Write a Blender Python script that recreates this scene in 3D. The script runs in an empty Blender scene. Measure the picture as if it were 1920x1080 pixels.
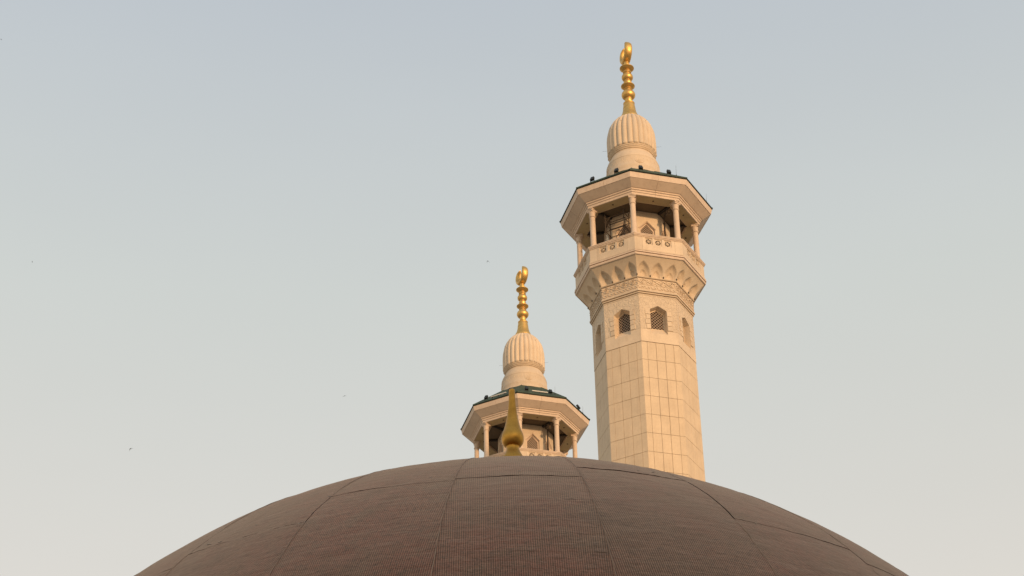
import bpy, bmesh, math, random
from mathutils import Vector, Matrix, noise
random.seed(7)
R_ = math.radians
PI = math.pi
scene = bpy.context.scene
C = scene.collection

# ------------------------------------------------------------------ camera
F_PX, PITCH, ROLL = 3687.5, 0.5887, -0.0181
cam_d = bpy.data.cameras.new('camera')
cam = bpy.data.objects.new('camera', cam_d)
C.objects.link(cam)
scene.camera = cam
cam_d.sensor_width = 36.0
cam_d.lens = F_PX / 1920.0 * 36.0
cam_d.clip_start, cam_d.clip_end = 0.1, 20000
cp, sp, cr, sr = math.cos(PITCH), math.sin(PITCH), math.cos(ROLL), math.sin(ROLL)
fwd = Vector((0, cp, sp)); up0 = Vector((0, -sp, cp)); rt0 = Vector((1, 0, 0))
rt = cr * rt0 + sr * up0
up = cr * up0 - sr * rt0
cam.matrix_world = Matrix((
    (rt.x, up.x, -fwd.x, 0), (rt.y, up.y, -fwd.y, 0), (rt.z, up.z, -fwd.z, 0), (0, 0, 0, 1)))

# ------------------------------------------------------------------ light
SUN_AZ, SUN_EL = 32.0, 9.5          # azimuth: degrees right of straight-behind the camera
to_sun = Vector((math.sin(R_(SUN_AZ)) * math.cos(R_(SUN_EL)), -math.cos(R_(SUN_AZ)) * math.cos(R_(SUN_EL)), math.sin(R_(SUN_EL))))
world = bpy.data.worlds.new('World')
scene.world = world
world.use_nodes = True
wn, wl = world.node_tree.nodes, world.node_tree.links
wn.clear()
wo = wn.new('ShaderNodeOutputWorld')
bg = wn.new('ShaderNodeBackground')
sky = wn.new('ShaderNodeTexSky')
sky.sky_type = 'NISHITA'
sky.sun_disc = False
sky.sun_elevation = R_(SUN_EL)
sky.sun_rotation = math.atan2(to_sun.x, to_sun.y)
sky.altitude = 280
sky.air_density = 1.0
sky.dust_density = 4.0
sky.ozone_density = 1.0
mixs = wn.new('ShaderNodeMix'); mixs.data_type = 'RGBA'
# dusty evening haze veil: colour depends on elevation only
wtc = wn.new('ShaderNodeTexCoord'); wsep = wn.new('ShaderNodeSeparateXYZ'); wl.new(wtc.outputs['Generated'], wsep.inputs[0])
ramp = wn.new('ShaderNodeValToRGB'); wl.new(wsep.outputs['Z'], ramp.inputs[0])
RAMP = ((0.0, (1.06, 0.86, 0.64)), (0.25, (0.95, 0.86, 0.70)), (0.42, (0.855, 0.805, 0.72)), (0.55, (0.745, 0.765, 0.715)), (0.68, (0.60, 0.645, 0.685)), (1.0, (0.50, 0.57, 0.66)))
while len(ramp.color_ramp.elements) < len(RAMP): ramp.color_ramp.elements.new(0.5)
for e, (p_, c_) in zip(ramp.color_ramp.elements, RAMP): e.position = p_; e.color = (*c_, 1)
hn = wn.new('ShaderNodeTexNoise'); hn.inputs['Scale'].default_value = 2.2; hn.inputs['Detail'].default_value = 4.0
hmap = wn.new('ShaderNodeMapping'); hmap.inputs['Scale'].default_value = (1, 1, 3.0); wl.new(wtc.outputs['Generated'], hmap.inputs[0]); wl.new(hmap.outputs[0], hn.inputs['Vector'])
hr = wn.new('ShaderNodeMapRange'); wl.new(hn.outputs[0], hr.inputs[0]); hr.inputs[1].default_value = .3; hr.inputs[2].default_value = .7; hr.inputs[3].default_value = 10.75; hr.inputs[4].default_value = 11.25
hz = wn.new('ShaderNodeVectorMath'); hz.operation = 'SCALE'; wl.new(hr.outputs[0], hz.inputs['Scale'])
wl.new(ramp.outputs[0], hz.inputs[0])
mixs.inputs['Factor'].default_value = 0.72
wl.new(hz.outputs[0], mixs.inputs['B'])
wl.new(sky.outputs[0], mixs.inputs['A'])
wl.new(mixs.outputs['Result'], bg.inputs['Color'])
bg.inputs['Strength'].default_value = 0.1
wl.new(bg.outputs[0], wo.inputs[0])

sun_d = bpy.data.lights.new('sun', 'SUN')
sun_d.energy = 2.55
sun_d.angle = R_(3.0)
sun_d.color = (1.0, 0.63, 0.34)
sun = bpy.data.objects.new('sun', sun_d)
C.objects.link(sun)
sun.rotation_euler = to_sun.to_track_quat('Z', 'Y').to_euler()
scene.view_settings.view_transform = 'Standard'
scene.view_settings.look = 'None'
scene.view_settings.gamma = 1
scene.view_settings.exposure = 0.0
scene.view_settings.use_curve_mapping = False

# ------------------------------------------------------------------ materials
def mat(name, col, rough=0.8, metal=0.0):
    m = bpy.data.materials.new(name); m.use_nodes = True
    b = m.node_tree.nodes['Principled BSDF']
    b.inputs['Base Color'].default_value = (*col, 1)
    b.inputs['Roughness'].default_value = rough
    b.inputs['Metallic'].default_value = metal
    return m, m.node_tree.nodes, m.node_tree.links, b

def nd(N, t, **kw):
    n = N.new(t)
    for k, v in kw.items():
        if k in n.inputs: n.inputs[k].default_value = v
        else: setattr(n, k, v)
    return n

def mixc(N, L, a, b, f, mode='MIX'):
    m = N.new('ShaderNodeMix'); m.data_type = 'RGBA'; m.blend_type = mode
    for s, v in (('A', a), ('B', b), ('Factor', f)):
        if hasattr(v, 'links') or hasattr(v, 'is_linked'): L.new(v, m.inputs[s])
        else: m.inputs[s].default_value = (*v, 1) if isinstance(v, tuple) and len(v) == 3 else v
    return m.outputs['Result']

def mrange(N, L, v, a, b, c, d):
    m = N.new('ShaderNodeMapRange')
    L.new(v, m.inputs[0])
    for i, x in enumerate((a, b, c, d)): m.inputs[i + 1].default_value = x
    return m.outputs[0]

def mth(N, L, op, a, b=None):
    m = N.new('ShaderNodeMath'); m.operation = op
    for i, v in enumerate((a, b)):
        if v is None: continue
        if hasattr(v, 'is_linked'): L.new(v, m.inputs[i])
        else: m.inputs[i].default_value = v
    return m.outputs[0]

def stone(name, col, carve=0.0, grain=1.0, rough=0.75, spread=0.07, streak=0.25):
    m, N, L, b = mat(name, col, rough)
    tc = N.new('ShaderNodeTexCoord')
    oi = N.new('ShaderNodeObjectInfo')
    geo = N.new('ShaderNodeNewGeometry')
    n1 = nd(N, 'ShaderNodeTexNoise', Scale=0.9, Detail=5.0, Roughness=0.6); L.new(geo.outputs['Position'], n1.inputs['Vector'])
    n2 = nd(N, 'ShaderNodeTexNoise', Scale=9.0 * grain, Detail=4.0, Roughness=0.65); L.new(tc.outputs['Object'], n2.inputs['Vector'])
    mp = N.new('ShaderNodeMapping'); mp.inputs['Scale'].default_value = (3.2, 3.2, 0.35); L.new(geo.outputs['Position'], mp.inputs[0])
    n3 = nd(N, 'ShaderNodeTexNoise', Scale=1.0, Detail=4.0, Roughness=0.6); L.new(mp.outputs[0], n3.inputs['Vector'])
    lo = tuple(c * 0.91 for c in col); hi = tuple(min(1, c * 1.05) for c in col)
    c1 = mixc(N, L, lo, hi, mrange(N, L, n1.outputs[0], 0.3, 0.7, 0, 1))
    c2 = mixc(N, L, c1, (0.42, 0.42, 0.42), mrange(N, L, n2.outputs[0], 0.35, 0.65, 0.0, 0.13), 'MULTIPLY')
    c3 = mixc(N, L, c2, (0.62, 0.52, 0.42), mrange(N, L, n3.outputs[0], 0.52, 0.75, 0.0, streak), 'MULTIPLY')
    r = mrange(N, L, oi.outputs['Random'], 0, 1, 1 - spread, 1 + spread)
    hsv = N.new('ShaderNodeHueSaturation'); L.new(c3, hsv.inputs['Color']); L.new(r, hsv.inputs['Value'])
    L.new(hsv.outputs[0], b.inputs['Base Color'])
    bump = nd(N, 'ShaderNodeBump', Strength=0.25, Distance=0.01)
    L.new(n2.outputs[0], bump.inputs['Height'])
    out = bump.outputs[0]
    if carve:
        v = nd(N, 'ShaderNodeTexNoise', Scale=1.7, Detail=2.0); L.new(tc.outputs['Object'], v.inputs['Vector'])
        add = N.new('ShaderNodeVectorMath'); add.operation = 'MULTIPLY_ADD'
        L.new(v.outputs['Color'], add.inputs[0]); add.inputs[1].default_value = (0.7, 0.7, 0.7); L.new(tc.outputs['Object'], add.inputs[2])
        vo = nd(N, 'ShaderNodeTexVoronoi', Scale=3.3); vo.feature = 'DISTANCE_TO_EDGE'; L.new(add.outputs[0], vo.inputs['Vector'])
        h = mrange(N, L, vo.outputs['Distance'], 0.02, 0.09, 0, 1)
        b2 = nd(N, 'ShaderNodeBump', Strength=carve, Distance=0.045); L.new(h, b2.inputs['Height']); L.new(out, b2.inputs['Normal'])
        out = b2.outputs[0]
    L.new(out, b.inputs['Normal'])
    return m

CREAM = (0.685, 0.545, 0.39)
M_stone = stone('cream_stone', CREAM)
M_clad = stone('cladding_stone', (0.69, 0.54, 0.372), spread=0.022, streak=0.2)
M_carved = stone('carved_stone', (0.685, 0.545, 0.39), carve=0.5)
M_pink = stone('cornice_stone', (0.70, 0.545, 0.41), spread=0.03)
M_joint, *_ = mat('joint_mortar', (0.33, 0.20, 0.10), 0.9)
M_crackd, *_ = mat('dark_crack', (0.055, 0.032, 0.022), 0.95)
M_soff = stone('soffit_stone', (0.56, 0.43, 0.23), spread=0.03)
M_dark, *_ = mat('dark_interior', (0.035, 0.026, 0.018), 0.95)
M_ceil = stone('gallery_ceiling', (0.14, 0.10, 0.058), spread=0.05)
M_lattice, *_ = mat('wooden_lattice', (0.36, 0.27, 0.20), 0.7)
M_black, *_ = mat('black_metal', (0.012, 0.014, 0.012), 0.5)
M_glassd, *_ = mat('lamp_glass', (0.02, 0.025, 0.025), 0.15)
M_pipe, *_ = mat('rusty_pipe', (0.075, 0.05, 0.032), 0.8)
M_pale, *_ = mat('pale_plastic', (0.62, 0.60, 0.54), 0.5)
M_bird, *_ = mat('bird_feather', (0.045, 0.042, 0.04), 0.8)

def gold(name, col, rough, spots):
    m, N, L, b = mat(name, col, rough, 1.0)
    tc = N.new('ShaderNodeTexCoord')
    n = nd(N, 'ShaderNodeTexNoise', Scale=3.5, Detail=5.0, Roughness=0.7); L.new(tc.outputs['Object'], n.inputs['Vector'])
    n2 = nd(N, 'ShaderNodeTexNoise', Scale=spots, Detail=3.0, Roughness=0.7); L.new(tc.outputs['Object'], n2.inputs['Vector'])
    c = mixc(N, L, tuple(x * .72 for x in col), col, mrange(N, L, n.outputs[0], .35, .65, 0, 1))
    c = mixc(N, L, c, (0.10, 0.06, 0.02), mrange(N, L, n2.outputs[0], .60, .74, 0, .8))
    L.new(c, b.inputs['Base Color'])
    L.new(mrange(N, L, n.outputs[0], .3, .7, rough * 1.35, rough * .8), b.inputs['Roughness'])
    bp = nd(N, 'ShaderNodeBump', Strength=0.15, Distance=0.01); L.new(n.outputs[0], bp.inputs['Height']); L.new(bp.outputs[0], b.inputs['Normal'])
    return m
M_gold = gold('gilded_brass', (0.83, 0.53, 0.175), 0.48, 14)
M_brass = gold('weathered_brass', (0.60, 0.315, 0.06), 0.42, 90)

def roof_tiles():
    m, N, L, b = mat('green_roof_tiles', (0.03, 0.07, 0.05), 0.7)
    geo = N.new('ShaderNodeTexCoord')
    n = nd(N, 'ShaderNodeTexNoise', Scale=2.0, Detail=4.0); L.new(geo.outputs['Object'], n.inputs['Vector'])
    c = mixc(N, L, (0.018, 0.038, 0.017), (0.040, 0.070, 0.034), mrange(N, L, n.outputs[0], .35, .65, 0, 1))
    L.new(c, b.inputs['Base Color'])
    return m
M_green = roof_tiles()
M_edge, *_ = mat('dark_roof_edge', (0.010, 0.017, 0.012), 0.7)  # near-black green, darker than the roof slopes

def dome_tiles():
    m, N, L, b = mat('dome_mosaic', (0.2, 0.13, 0.1), 0.85)
    b.inputs['Specular IOR Level'].default_value = 0.25; b.inputs['Sheen Weight'].default_value = 0.80; b.inputs['Sheen Roughness'].default_value = 0.5; b.inputs['Sheen Tint'].default_value = (1, .76, .58, 1)
    uv = N.new('ShaderNodeUVMap')
    geo = N.new('ShaderNodeTexCoord')
    oi = N.new('ShaderNodeObjectInfo')
    sep = N.new('ShaderNodeSeparateXYZ'); L.new(uv.outputs[0], sep.inputs[0])
    T = 0.0232
    # wobble so the rows are not ruler-straight
    wob = nd(N, 'ShaderNodeTexNoise', Scale=0.8, Detail=3.0); L.new(geo.outputs['Object'], wob.inputs['Vector'])
    u = mth(N, L, 'ADD', mth(N, L, 'DIVIDE', sep.outputs[0], T), mth(N, L, 'MULTIPLY', wob.outputs[0], 1.2))
    v = mth(N, L, 'ADD', mth(N, L, 'DIVIDE', sep.outputs[1], T * 1.25), mth(N, L, 'MULTIPLY', wob.outputs[0], 4.0))
    fu = mth(N, L, 'FRACT', u); fv = mth(N, L, 'FRACT', v)
    du = mth(N, L, 'ABSOLUTE', mth(N, L, 'SUBTRACT', fu, 0.5)); dv = mth(N, L, 'ABSOLUTE', mth(N, L, 'SUBTRACT', fv, 0.5))
    gu = mrange(N, L, du, 0.26, 0.38, 0, 1)      # 1 in the column joint
    gv = mrange(N, L, dv, 0.34, 0.47, 0, 1)
    cell = N.new('ShaderNodeCombineXYZ'); L.new(mth(N, L, 'FLOOR', u), cell.inputs[0]); L.new(mth(N, L, 'FLOOR', v), cell.inputs[1])
    L.new(mth(N, L, 'MULTIPLY', oi.outputs['Random'], 57.0), cell.inputs[2])
    wn_ = N.new('ShaderNodeTexWhiteNoise'); L.new(cell.outputs[0], wn_.inputs['Vector'])
    pat = nd(N, 'ShaderNodeTexNoise', Scale=0.55, Detail=6.0, Roughness=0.62); L.new(geo.outputs['Object'], pat.inputs['Vector'])
    pat2 = nd(N, 'ShaderNodeTexNoise', Scale=2.3, Detail=5.0, Roughness=0.6, Distortion=0.6)
    mp = N.new('ShaderNodeMapping'); mp.inputs['Location'].default_value = (7, 3, 1); L.new(geo.outputs['Object'], mp.inputs[0]); L.new(mp.outputs[0], pat2.inputs['Vector'])
    # horizontal scuffs
    mp3 = N.new('ShaderNodeMapping'); mp3.inputs['Scale'].default_value = (0.9, 2.8, 1); L.new(uv.outputs[0], mp3.inputs[0])
    scf = nd(N, 'ShaderNodeTexNoise', Scale=2.4, Detail=7.0, Roughness=0.68, Distortion=0.4); L.new(mp3.outputs[0], scf.inputs['Vector'])
    tile = mixc(N, L, (0.062, 0.026, 0.014), (0.090, 0.019, 0.011), mrange(N, L, pat.outputs[0], .41, .58, 0, 1))
    tile = mixc(N, L, tile, (0.046, 0.028, 0.015), mrange(N, L, pat2.outputs[0], .48, .62, 0, .9))
    tv = mixc(N, L, tile, (1.7, 1.65, 1.6), mrange(N, L, wn_.outputs['Value'], 0.3, 1, 0, .45), 'MULTIPLY')
    tv = mixc(N, L, tv, (0.22, 0.18, 0.16), mrange(N, L, wn_.outputs['Value'], 0.0, .35, 1.0, 0), 'MULTIPLY')
    grout = mixc(N, L, (0.305, 0.165, 0.104), (0.315, 0.128, 0.083), mrange(N, L, pat.outputs[0], .40, .62, 0, 1))
    c = mixc(N, L, tv, (0.040, 0.018, 0.011), mth(N, L, 'MULTIPLY', gv, 0.6))
    wig = nd(N, 'ShaderNodeTexNoise', Scale=14.0, Detail=3.0); L.new(uv.outputs[0], wig.inputs['Vector'])
    c = mixc(N, L, c, grout, mth(N, L, 'MULTIPLY', gu, mrange(N, L, wig.outputs[0], 0.35, .6, .60, 1.0)))
    c = mixc(N, L, c, (0.55, 0.52, 0.5), mrange(N, L, scf.outputs[0], .52, .72, 0, .55), 'MULTIPLY')
    c = mixc(N, L, c, (0.25, 0.15, 0.10), mrange(N, L, scf.outputs[0], .46, .30, 0, .22))
    stn = nd(N, 'ShaderNodeTexNoise', Scale=1.3, Detail=8.0, Roughness=0.7); L.new(mp.outputs[0], stn.inputs['Vector'])
    c = mixc(N, L, c, (0.32, 0.24, 0.21), mrange(N, L, stn.outputs[0], .55, .69, 0, .6), 'MULTIPLY')
    spk = nd(N, 'ShaderNodeTexNoise', Scale=22.0, Detail=4.0, Roughness=0.7); L.new(geo.outputs['Object'], spk.inputs['Vector'])
    c = mixc(N, L, c, (0.30, 0.24, 0.22), mrange(N, L, spk.outputs[0], .54, .66, 0, .8), 'MULTIPLY')
    c = mixc(N, L, c, (1.5, 1.5, 1.5), mrange(N, L, spk.outputs[0], .46, .34, 0, .5), 'MULTIPLY')
    L.new(c, b.inputs['Base Color'])
    h = mth(N, L, 'ADD', mth(N, L, 'MULTIPLY', gu, 1.0), mth(N, L, 'MULTIPLY', wn_.outputs['Value'], .35))
    bp = nd(N, 'ShaderNodeBump', Strength=0.5, Distance=0.004); L.new(h, bp.inputs['Height'])
    bp2 = nd(N, 'ShaderNodeBump', Strength=0.5, Distance=0.03); L.new(scf.outputs[0], bp2.inputs['Height']); L.new(bp.outputs[0], bp2.inputs['Normal'])
    L.new(bp2.outputs[0], b.inputs['Normal'])
    return m
M_dome = dome_tiles()
M_bead = stone('grout_bead', (0.36, 0.25, 0.18), spread=0.1)
M_chip = stone('chipped_mortar', (0.55, 0.48, 0.42), spread=0.1)
M_marble = stone('terrace_marble', (0.42, 0.36, 0.28), spread=0.02)
M_ground = stone('city_ground', (0.42, 0.34, 0.26), spread=0.0)
M_wall = stone('shade_block_render', (0.45, 0.38, 0.30), spread=0.05)
M_win, *_ = mat('window_glass', (0.03, 0.035, 0.04), 0.1)

# ------------------------------------------------------------------ helpers
def link(name, bm_or_me, m, parent=None, loc=(0, 0, 0), rz=0.0, smooth=False):
    if isinstance(bm_or_me, bmesh.types.BMesh):
        bm = bm_or_me
        bmesh.ops.recalc_face_normals(bm, faces=bm.faces)
        me = bpy.data.meshes.new(name); bm.to_mesh(me); bm.free()
        if smooth:
            for p in me.polygons: p.use_smooth = True
            if smooth != 'all':
                me.set_sharp_from_angle(angle=R_(38))
        me.materials.append(m)
    else:
        me = bm_or_me
    o = bpy.data.objects.new(name, me); C.objects.link(o)
    o.location = loc; o.rotation_euler = (0, 0, rz)
    if parent: o.parent = parent
    return o

def empty(name, loc, label, cat, group=None, rz=0.0):
    o = bpy.data.objects.new(name, None); C.objects.link(o)
    o.location = loc; o.rotation_euler = (0, 0, rz); o.empty_display_size = 0.5
    return tag(o, label, cat, group)

def tag(o, label, cat, group=None):
    o['label'] = label; o['category'] = cat
    if group: o['group'] = group
    return o

def box(bm, c, s, rot=None):
    r = bmesh.ops.create_cube(bm, size=1.0)
    M = Matrix.Translation(c) @ (rot.to_4x4() if rot else Matrix.Identity(4)) @ Matrix.Diagonal((*s, 1))
    bmesh.ops.transform(bm, matrix=M, verts=r['verts'])
    return r['verts']

def tube(bm, a, b, r0, r1=None, n=8, caps=True):
    a, b = Vector(a), Vector(b); r1 = r0 if r1 is None else r1
    d = (b - a); ln = d.length
    q = d.to_track_quat('Z', 'Y').to_matrix().to_4x4()
    M = Matrix.Translation((a + b) / 2) @ q
    bmesh.ops.create_cone(bm, cap_ends=caps, segments=n, radius1=r0, radius2=r1, depth=ln, matrix=M)

def lathe(bm, prof, n=32, cx=0, cy=0, rf=None):
    rings = []
    for j, (r, z) in enumerate(prof):
        row = []
        for i in range(n):
            a = 2 * PI * i / n
            rr = rf(a, j, r) if rf else r
            row.append(bm.verts.new((cx + rr * math.cos(a), cy + rr * math.sin(a), z)))
        rings.append(row)
    for j in range(len(rings) - 1):
        for i in range(n):
            bm.faces.new((rings[j][i], rings[j][(i + 1) % n], rings[j + 1][(i + 1) % n], rings[j + 1][i]))
    bm.faces.new(rings[0]); bm.faces.new(rings[-1])

CA, SA = math.cos(R_(22.5)), math.sin(R_(22.5))
def sweep(bm, prof, u0=-1.0, u1=1.0, g0=0.0, g1=0.0, closed=True):
    """canonical octagon face (normal -y): a closed profile of (circumradius, z) swept from u0 to u1 of the side; g = gap in metres"""
    rows = []
    for u, g in ((u0, g0), (u1, -g1)):
        rows.append([bm.verts.new((u * R * SA + g, -R * CA, z)) for R, z in prof])
    n = len(prof)
    for i in range(n if closed else n - 1):
        j = (i + 1) % n
        bm.faces.new((rows[0][i], rows[0][j], rows[1][j], rows[1][i]))
    if closed:
        bm.faces.new(rows[0]); bm.faces.new(rows[1])

def octa(bm, prof):
    """a full closed octagonal ring of a closed profile, vertex at angle 0 (towards -y)"""
    rows = []
    for k in range(8):
        a = R_(45 * k)
        rows.append([bm.verts.new((R * math.sin(a), -R * math.cos(a), z)) for R, z in prof])
    n = len(prof)
    for k in range(8):
        A, B = rows[k], rows[(k + 1) % 8]
        for i in range(n):
            j = (i + 1) % n
            if prof[i][0] < 1e-6 and prof[j][0] < 1e-6: continue
            vs = [A[i], A[j], B[j], B[i]]
            bm.faces.new(vs)
    bmesh.ops.remove_doubles(bm, verts=bm.verts, dist=1e-5)

def eight(name, bm, m, root, smooth=False, faces=range(8)):
    """link one canonical-face mesh on all eight faces"""
    first, out = None, []
    for k in faces:
        o = link(name, first.data if first else bm, m, root, rz=R_(45 * k + 22.5), smooth=smooth)
        first = first or o
        out.append(o)
    return out

def prism(bm, pts, y0, y1):
    """polygon in the x-z plane extruded between y0 and y1"""
    a = [bm.verts.new((x, y0, z)) for x, z in pts]; b = [bm.verts.new((x, y1, z)) for x, z in pts]
    n = len(pts)
    bm.faces.new(a); bm.faces.new(b)
    for i in range(n):
        j = (i + 1) % n
        bm.faces.new((a[i], a[j], b[j], b[i]))

def copy_tree(o, parent=None):
    c = o.copy(); C.objects.link(c); c.parent = parent
    for ch in kids.get(o.name, ()): copy_tree(ch, c)
    return c

# ------------------------------------------------------------------ the setting
def sheet(name, x0, x1, y0, y1, z, m, thick=None):
    bm = bmesh.new()
    if thick: box(bm, ((x0 + x1) / 2, (y0 + y1) / 2, z - thick / 2), (x1 - x0, y1 - y0, thick))
    else: bm.faces.new([bm.verts.new(p) for p in ((x0, y0, z), (x1, y0, z), (x1, y1, z), (x0, y1, z))])
    o = link(name, bm, m); o['kind'] = 'structure'; return o
sheet('ground', -5000, 5000, -5000, 5000, -24, M_ground)
TZ = -1.6
sheet('roof_terrace', -110, 110, -30, 190, TZ, M_marble, 22.3)

# ------------------------------------------------------------------ minaret
# all heights are relative to the roof edge (z = 0); the root Empty stands at the foot
H = 84.306
def build_minaret():
    root = empty('minaret', (0, 0, 0), '', 'minaret')
    up_ = empty('tmp', (0, 0, 0), '', 'tmp'); bpy.data.objects.remove(up_)
    Z = H - TZ                      # roof edge height above the foot
    def P(lst): return [(r, z + Z) for r, z in lst]

    # --- shaft core, lower cladding, panels
    ROWH, J0, NROW = 1.4225, -13.069, 9
    RS = 3.546
    bm = bmesh.new(); octa(bm, [(0, 0), (RS - 0.07, 0), (RS - 0.07, Z - 13.06), (2.7, Z - 13.06), (2.7, Z - 9.3), (0, Z - 9.3)])
    link('shaft', bm, M_joint, root)
    ap, hs = RS * CA, RS * SA
    w_mid = hs * 2 * 0.2345; g = 0.010
    bmm = bmesh.new(); box(bmm, (0, -ap + 0.035, -ROWH / 2), (w_mid - 2 * g, 0.07, ROWH - 2 * g))
    bmesh.ops.bevel(bmm, geom=bmm.edges[:], offset=0.006, segments=1, affect='EDGES')
    me_mid = None; me_cor = None
    # corner piece wraps round the octagon vertex at angle 0
    def corner_bm(h, zc):
        b = bmesh.new()
        wc = (hs * 2 - 3 * w_mid) / 2 - g
        pr = []
        for Rr in (RS, RS - 0.078):
            v = Vector((0, -Rr, 0))
            dl = Vector((-math.cos(R_(22.5)), math.sin(R_(22.5)), 0)); dr = Vector((math.cos(R_(22.5)), math.sin(R_(22.5)), 0))
            pr.append((v + dl * wc, v, v + dr * wc))
        out, inn = pr
        pts = [out[0], out[1], out[2], inn[2], inn[1], inn[0]]
        lo = [b.verts.new((p.x, p.y, zc - h / 2)) for p in pts]; hi = [b.verts.new((p.x, p.y, zc + h / 2)) for p in pts]
        for i in range(6):
            j = (i + 1) % 6; b.faces.new((lo[i], lo[j], hi[j], hi[i]))
        for s in (lo, hi):
            b.faces.new((s[0], s[1], s[4], s[5])); b.faces.new((s[1], s[2], s[3], s[4]))
        return b
    bmc = corner_bm(ROWH - 2 * g, -ROWH / 2)
    for row in range(NROW):
        zt = Z + J0 - row * ROWH
        for k in range(8):
            a = R_(45 * k + 22.5)
            for i in (-1, 0, 1):
                dx = i * w_mid
                o = link('stone_panel', me_mid or bmm, M_clad, root, (dx * math.cos(a), dx * math.sin(a), zt), a)
                me_mid = o.data
            o = link('corner_panel', me_cor or bmc, M_clad, root, (0, 0, zt), R_(45 * k)); me_cor = o.data
    # the rows below, hidden by the dome in the photograph: one joined part
    bm = bmesh.new(); zt = Z + J0 - NROW * ROWH
    r = 0
    while zt - ROWH > 0:
        for k in range(8):
            a = R_(45 * k + 22.5)
            vs = box(bm, (0, -ap + 0.035, zt - ROWH / 2), (hs * 2 - 0.05, 0.07, ROWH - 2 * g))
            bmesh.ops.rotate(bm, verts=vs, cent=(0, 0, 0), matrix=Matrix.Rotation(a, 3, 'Z'))
        zt -= ROWH
    o = link('lower_cladding', bm, M_clad, root); o['kind'] = 'stuff'

    # --- windowed stage
    RW = 3.565; apw, hw_ = RW * CA, RW * SA
    zt, zb = Z - 9.25, Z - 13.045
    zq = Z - 12.02                       # carved above, plain below
    ow, osh, oap, obot = 0.60, Z - 10.36, Z - 10.02, Z - 12.32
    # plain lower panel, with the notch of the sloping sill
    def wallpanel(bm, hwid, z0, z1, o_w, o_s, o_a, o_b, y0, y1):
        gg = 0.006
        X = hwid - gg
        if o_b > z0: prism(bm, [(-X, z0), (X, z0), (X, o_b), (-X, o_b)], y0, y1)
        lo = max(z0, o_b)
        for s in (-1, 1):
            if o_s < z1:
                prism(bm, [(s * X, lo), (s * o_w, lo), (s * o_w, o_s), (0, o_a), (0, z1), (s * X, z1)], y0, y1)
            else:
                prism(bm, [(s * X, lo), (s * o_w, lo), (s * o_w, z1), (s * X, z1)], y0, y1)
    bm = bmesh.new(); wallpanel(bm, hw_, zb, zq - 0.006, ow, osh, oap, obot, -apw, -apw + 0.18)
    eight('wall_panel', bm, M_stone, root)
    bm = bmesh.new(); wallpanel(bm, hw_, zq + 0.006, zt, ow, osh, oap, Z - 20, -apw, -apw + 0.18)
    eight('carved_wall_panel', bm, M_carved, root)
    # window: splayed reveal with a sloping sill, frame, lattice
    D = 0.42; iw, ish, iap, ibot = 0.555, Z - 10.40, Z - 10.10, Z - 11.74
    def window(bm_out, ow, osh, oap, obot, iw, ish, iap, ibot, y0, D):
        A = [(-ow, obot), (-ow, osh), (0, oap), (ow, osh), (ow, obot)]
        B = [(-iw, ibot), (-iw, ish), (0, iap), (iw, ish), (iw, ibot)]
        a = [bm_out.verts.new((x, y0 + 0.004, z)) for x, z in A]; b = [bm_out.verts.new((x, y0 + D, z)) for x, z in B]
        e = [bm_out.verts.new((x * 0.86, y0 + D, z + (-.06 if i in (1, 2, 3) else .05))) for i, (x, z) in enumerate(B)]
        f = [bm_out.verts.new((v.co.x, y0 + D + 0.06, v.co.z)) for v in e]
        for i in range(5):
            j = (i + 1) % 5
            bm_out.faces.new((a[i], a[j], b[j], b[i])); bm_out.faces.new((b[i], b[j], e[j], e[i])); bm_out.faces.new((e[i], e[j], f[j], f[i]))
    def lattice(bm, iw, ish, iap, ibot, y, step, t):
        w = iw * 0.86; s0, a0, b0 = ish - .06, iap - .06, ibot + .05
        def top(x): return a0 + (s0 - a0) * min(1, abs(x) / w)
        for sgn in (-1, 1):
            c = -6.0
            while c < 6.0:
                # bar z = zc + sgn * x ; find x-range inside
                zc = (b0 + a0) / 2 + c
                xs = [x / 60 * w for x in range(-60, 61) if b0 <= zc + sgn * (x / 60 * w) <= top(x / 60 * w)]
                if len(xs) > 3:
                    x0, x1 = xs[0], xs[-1]
                    p, q = Vector((x0, y + (0.012 if sgn > 0 else 0), zc + sgn * x0)), Vector((x1, y + (0.012 if sgn > 0 else 0), zc + sgn * x1))
                    d = (q - p); m_ = (p + q) / 2
                    box(bm, m_, (d.length, 0.02, t), Matrix.Rotation(-sgn * PI / 4, 3, 'Y'))
                c += step
    bm = bmesh.new(); window(bm, ow, osh, oap, obot, iw, ish, iap, ibot, -apw, D)
    wins = eight('window', bm, M_stone, root)
    bl = bmesh.new(); lattice(bl, iw, ish, iap, ibot, -apw + D + 0.02, 0.225, 0.036)
    bd = bmesh.new(); prism(bd, [(-iw, ibot), (iw, ibot), (iw, ish), (0, iap), (-iw, ish)], -apw + D + 0.2, -apw + D + 0.22)  # near-black sheet closing the opening behind the lattice
    ml = md = None
    for w in wins:
        l = link('lattice', ml or bl, M_lattice, w); ml = l.data
        d = link('dark_backing', md or bd, M_dark, w); md = d.data
    # quoin blocks beside each window
    for s in (-1, 1):
        for i in range(4):
            wq = (0.36, 0.30, 0.38, 0.30)[i] if s < 0 else (0.34, 0.40, 0.30, 0.37)[i]
            z1 = Z - 10.42 - i * 0.395
            bm = bmesh.new(); box(bm, (s * (0.612 + wq / 2), -apw - 0.018, z1 - 0.19), (wq, 0.044, 0.372))
            bmesh.ops.bevel(bm, geom=bm.edges[:], offset=0.01, segments=1, affect='EDGES')
            eight('quoin', bm, M_stone, root)
    # --- moulding and frieze
    def face_ring(name, prof, m, gap=0.0):
        b = bmesh.new(); sweep(b, P(prof), g0=gap, g1=gap); return eight(name, b, m, root)
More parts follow.
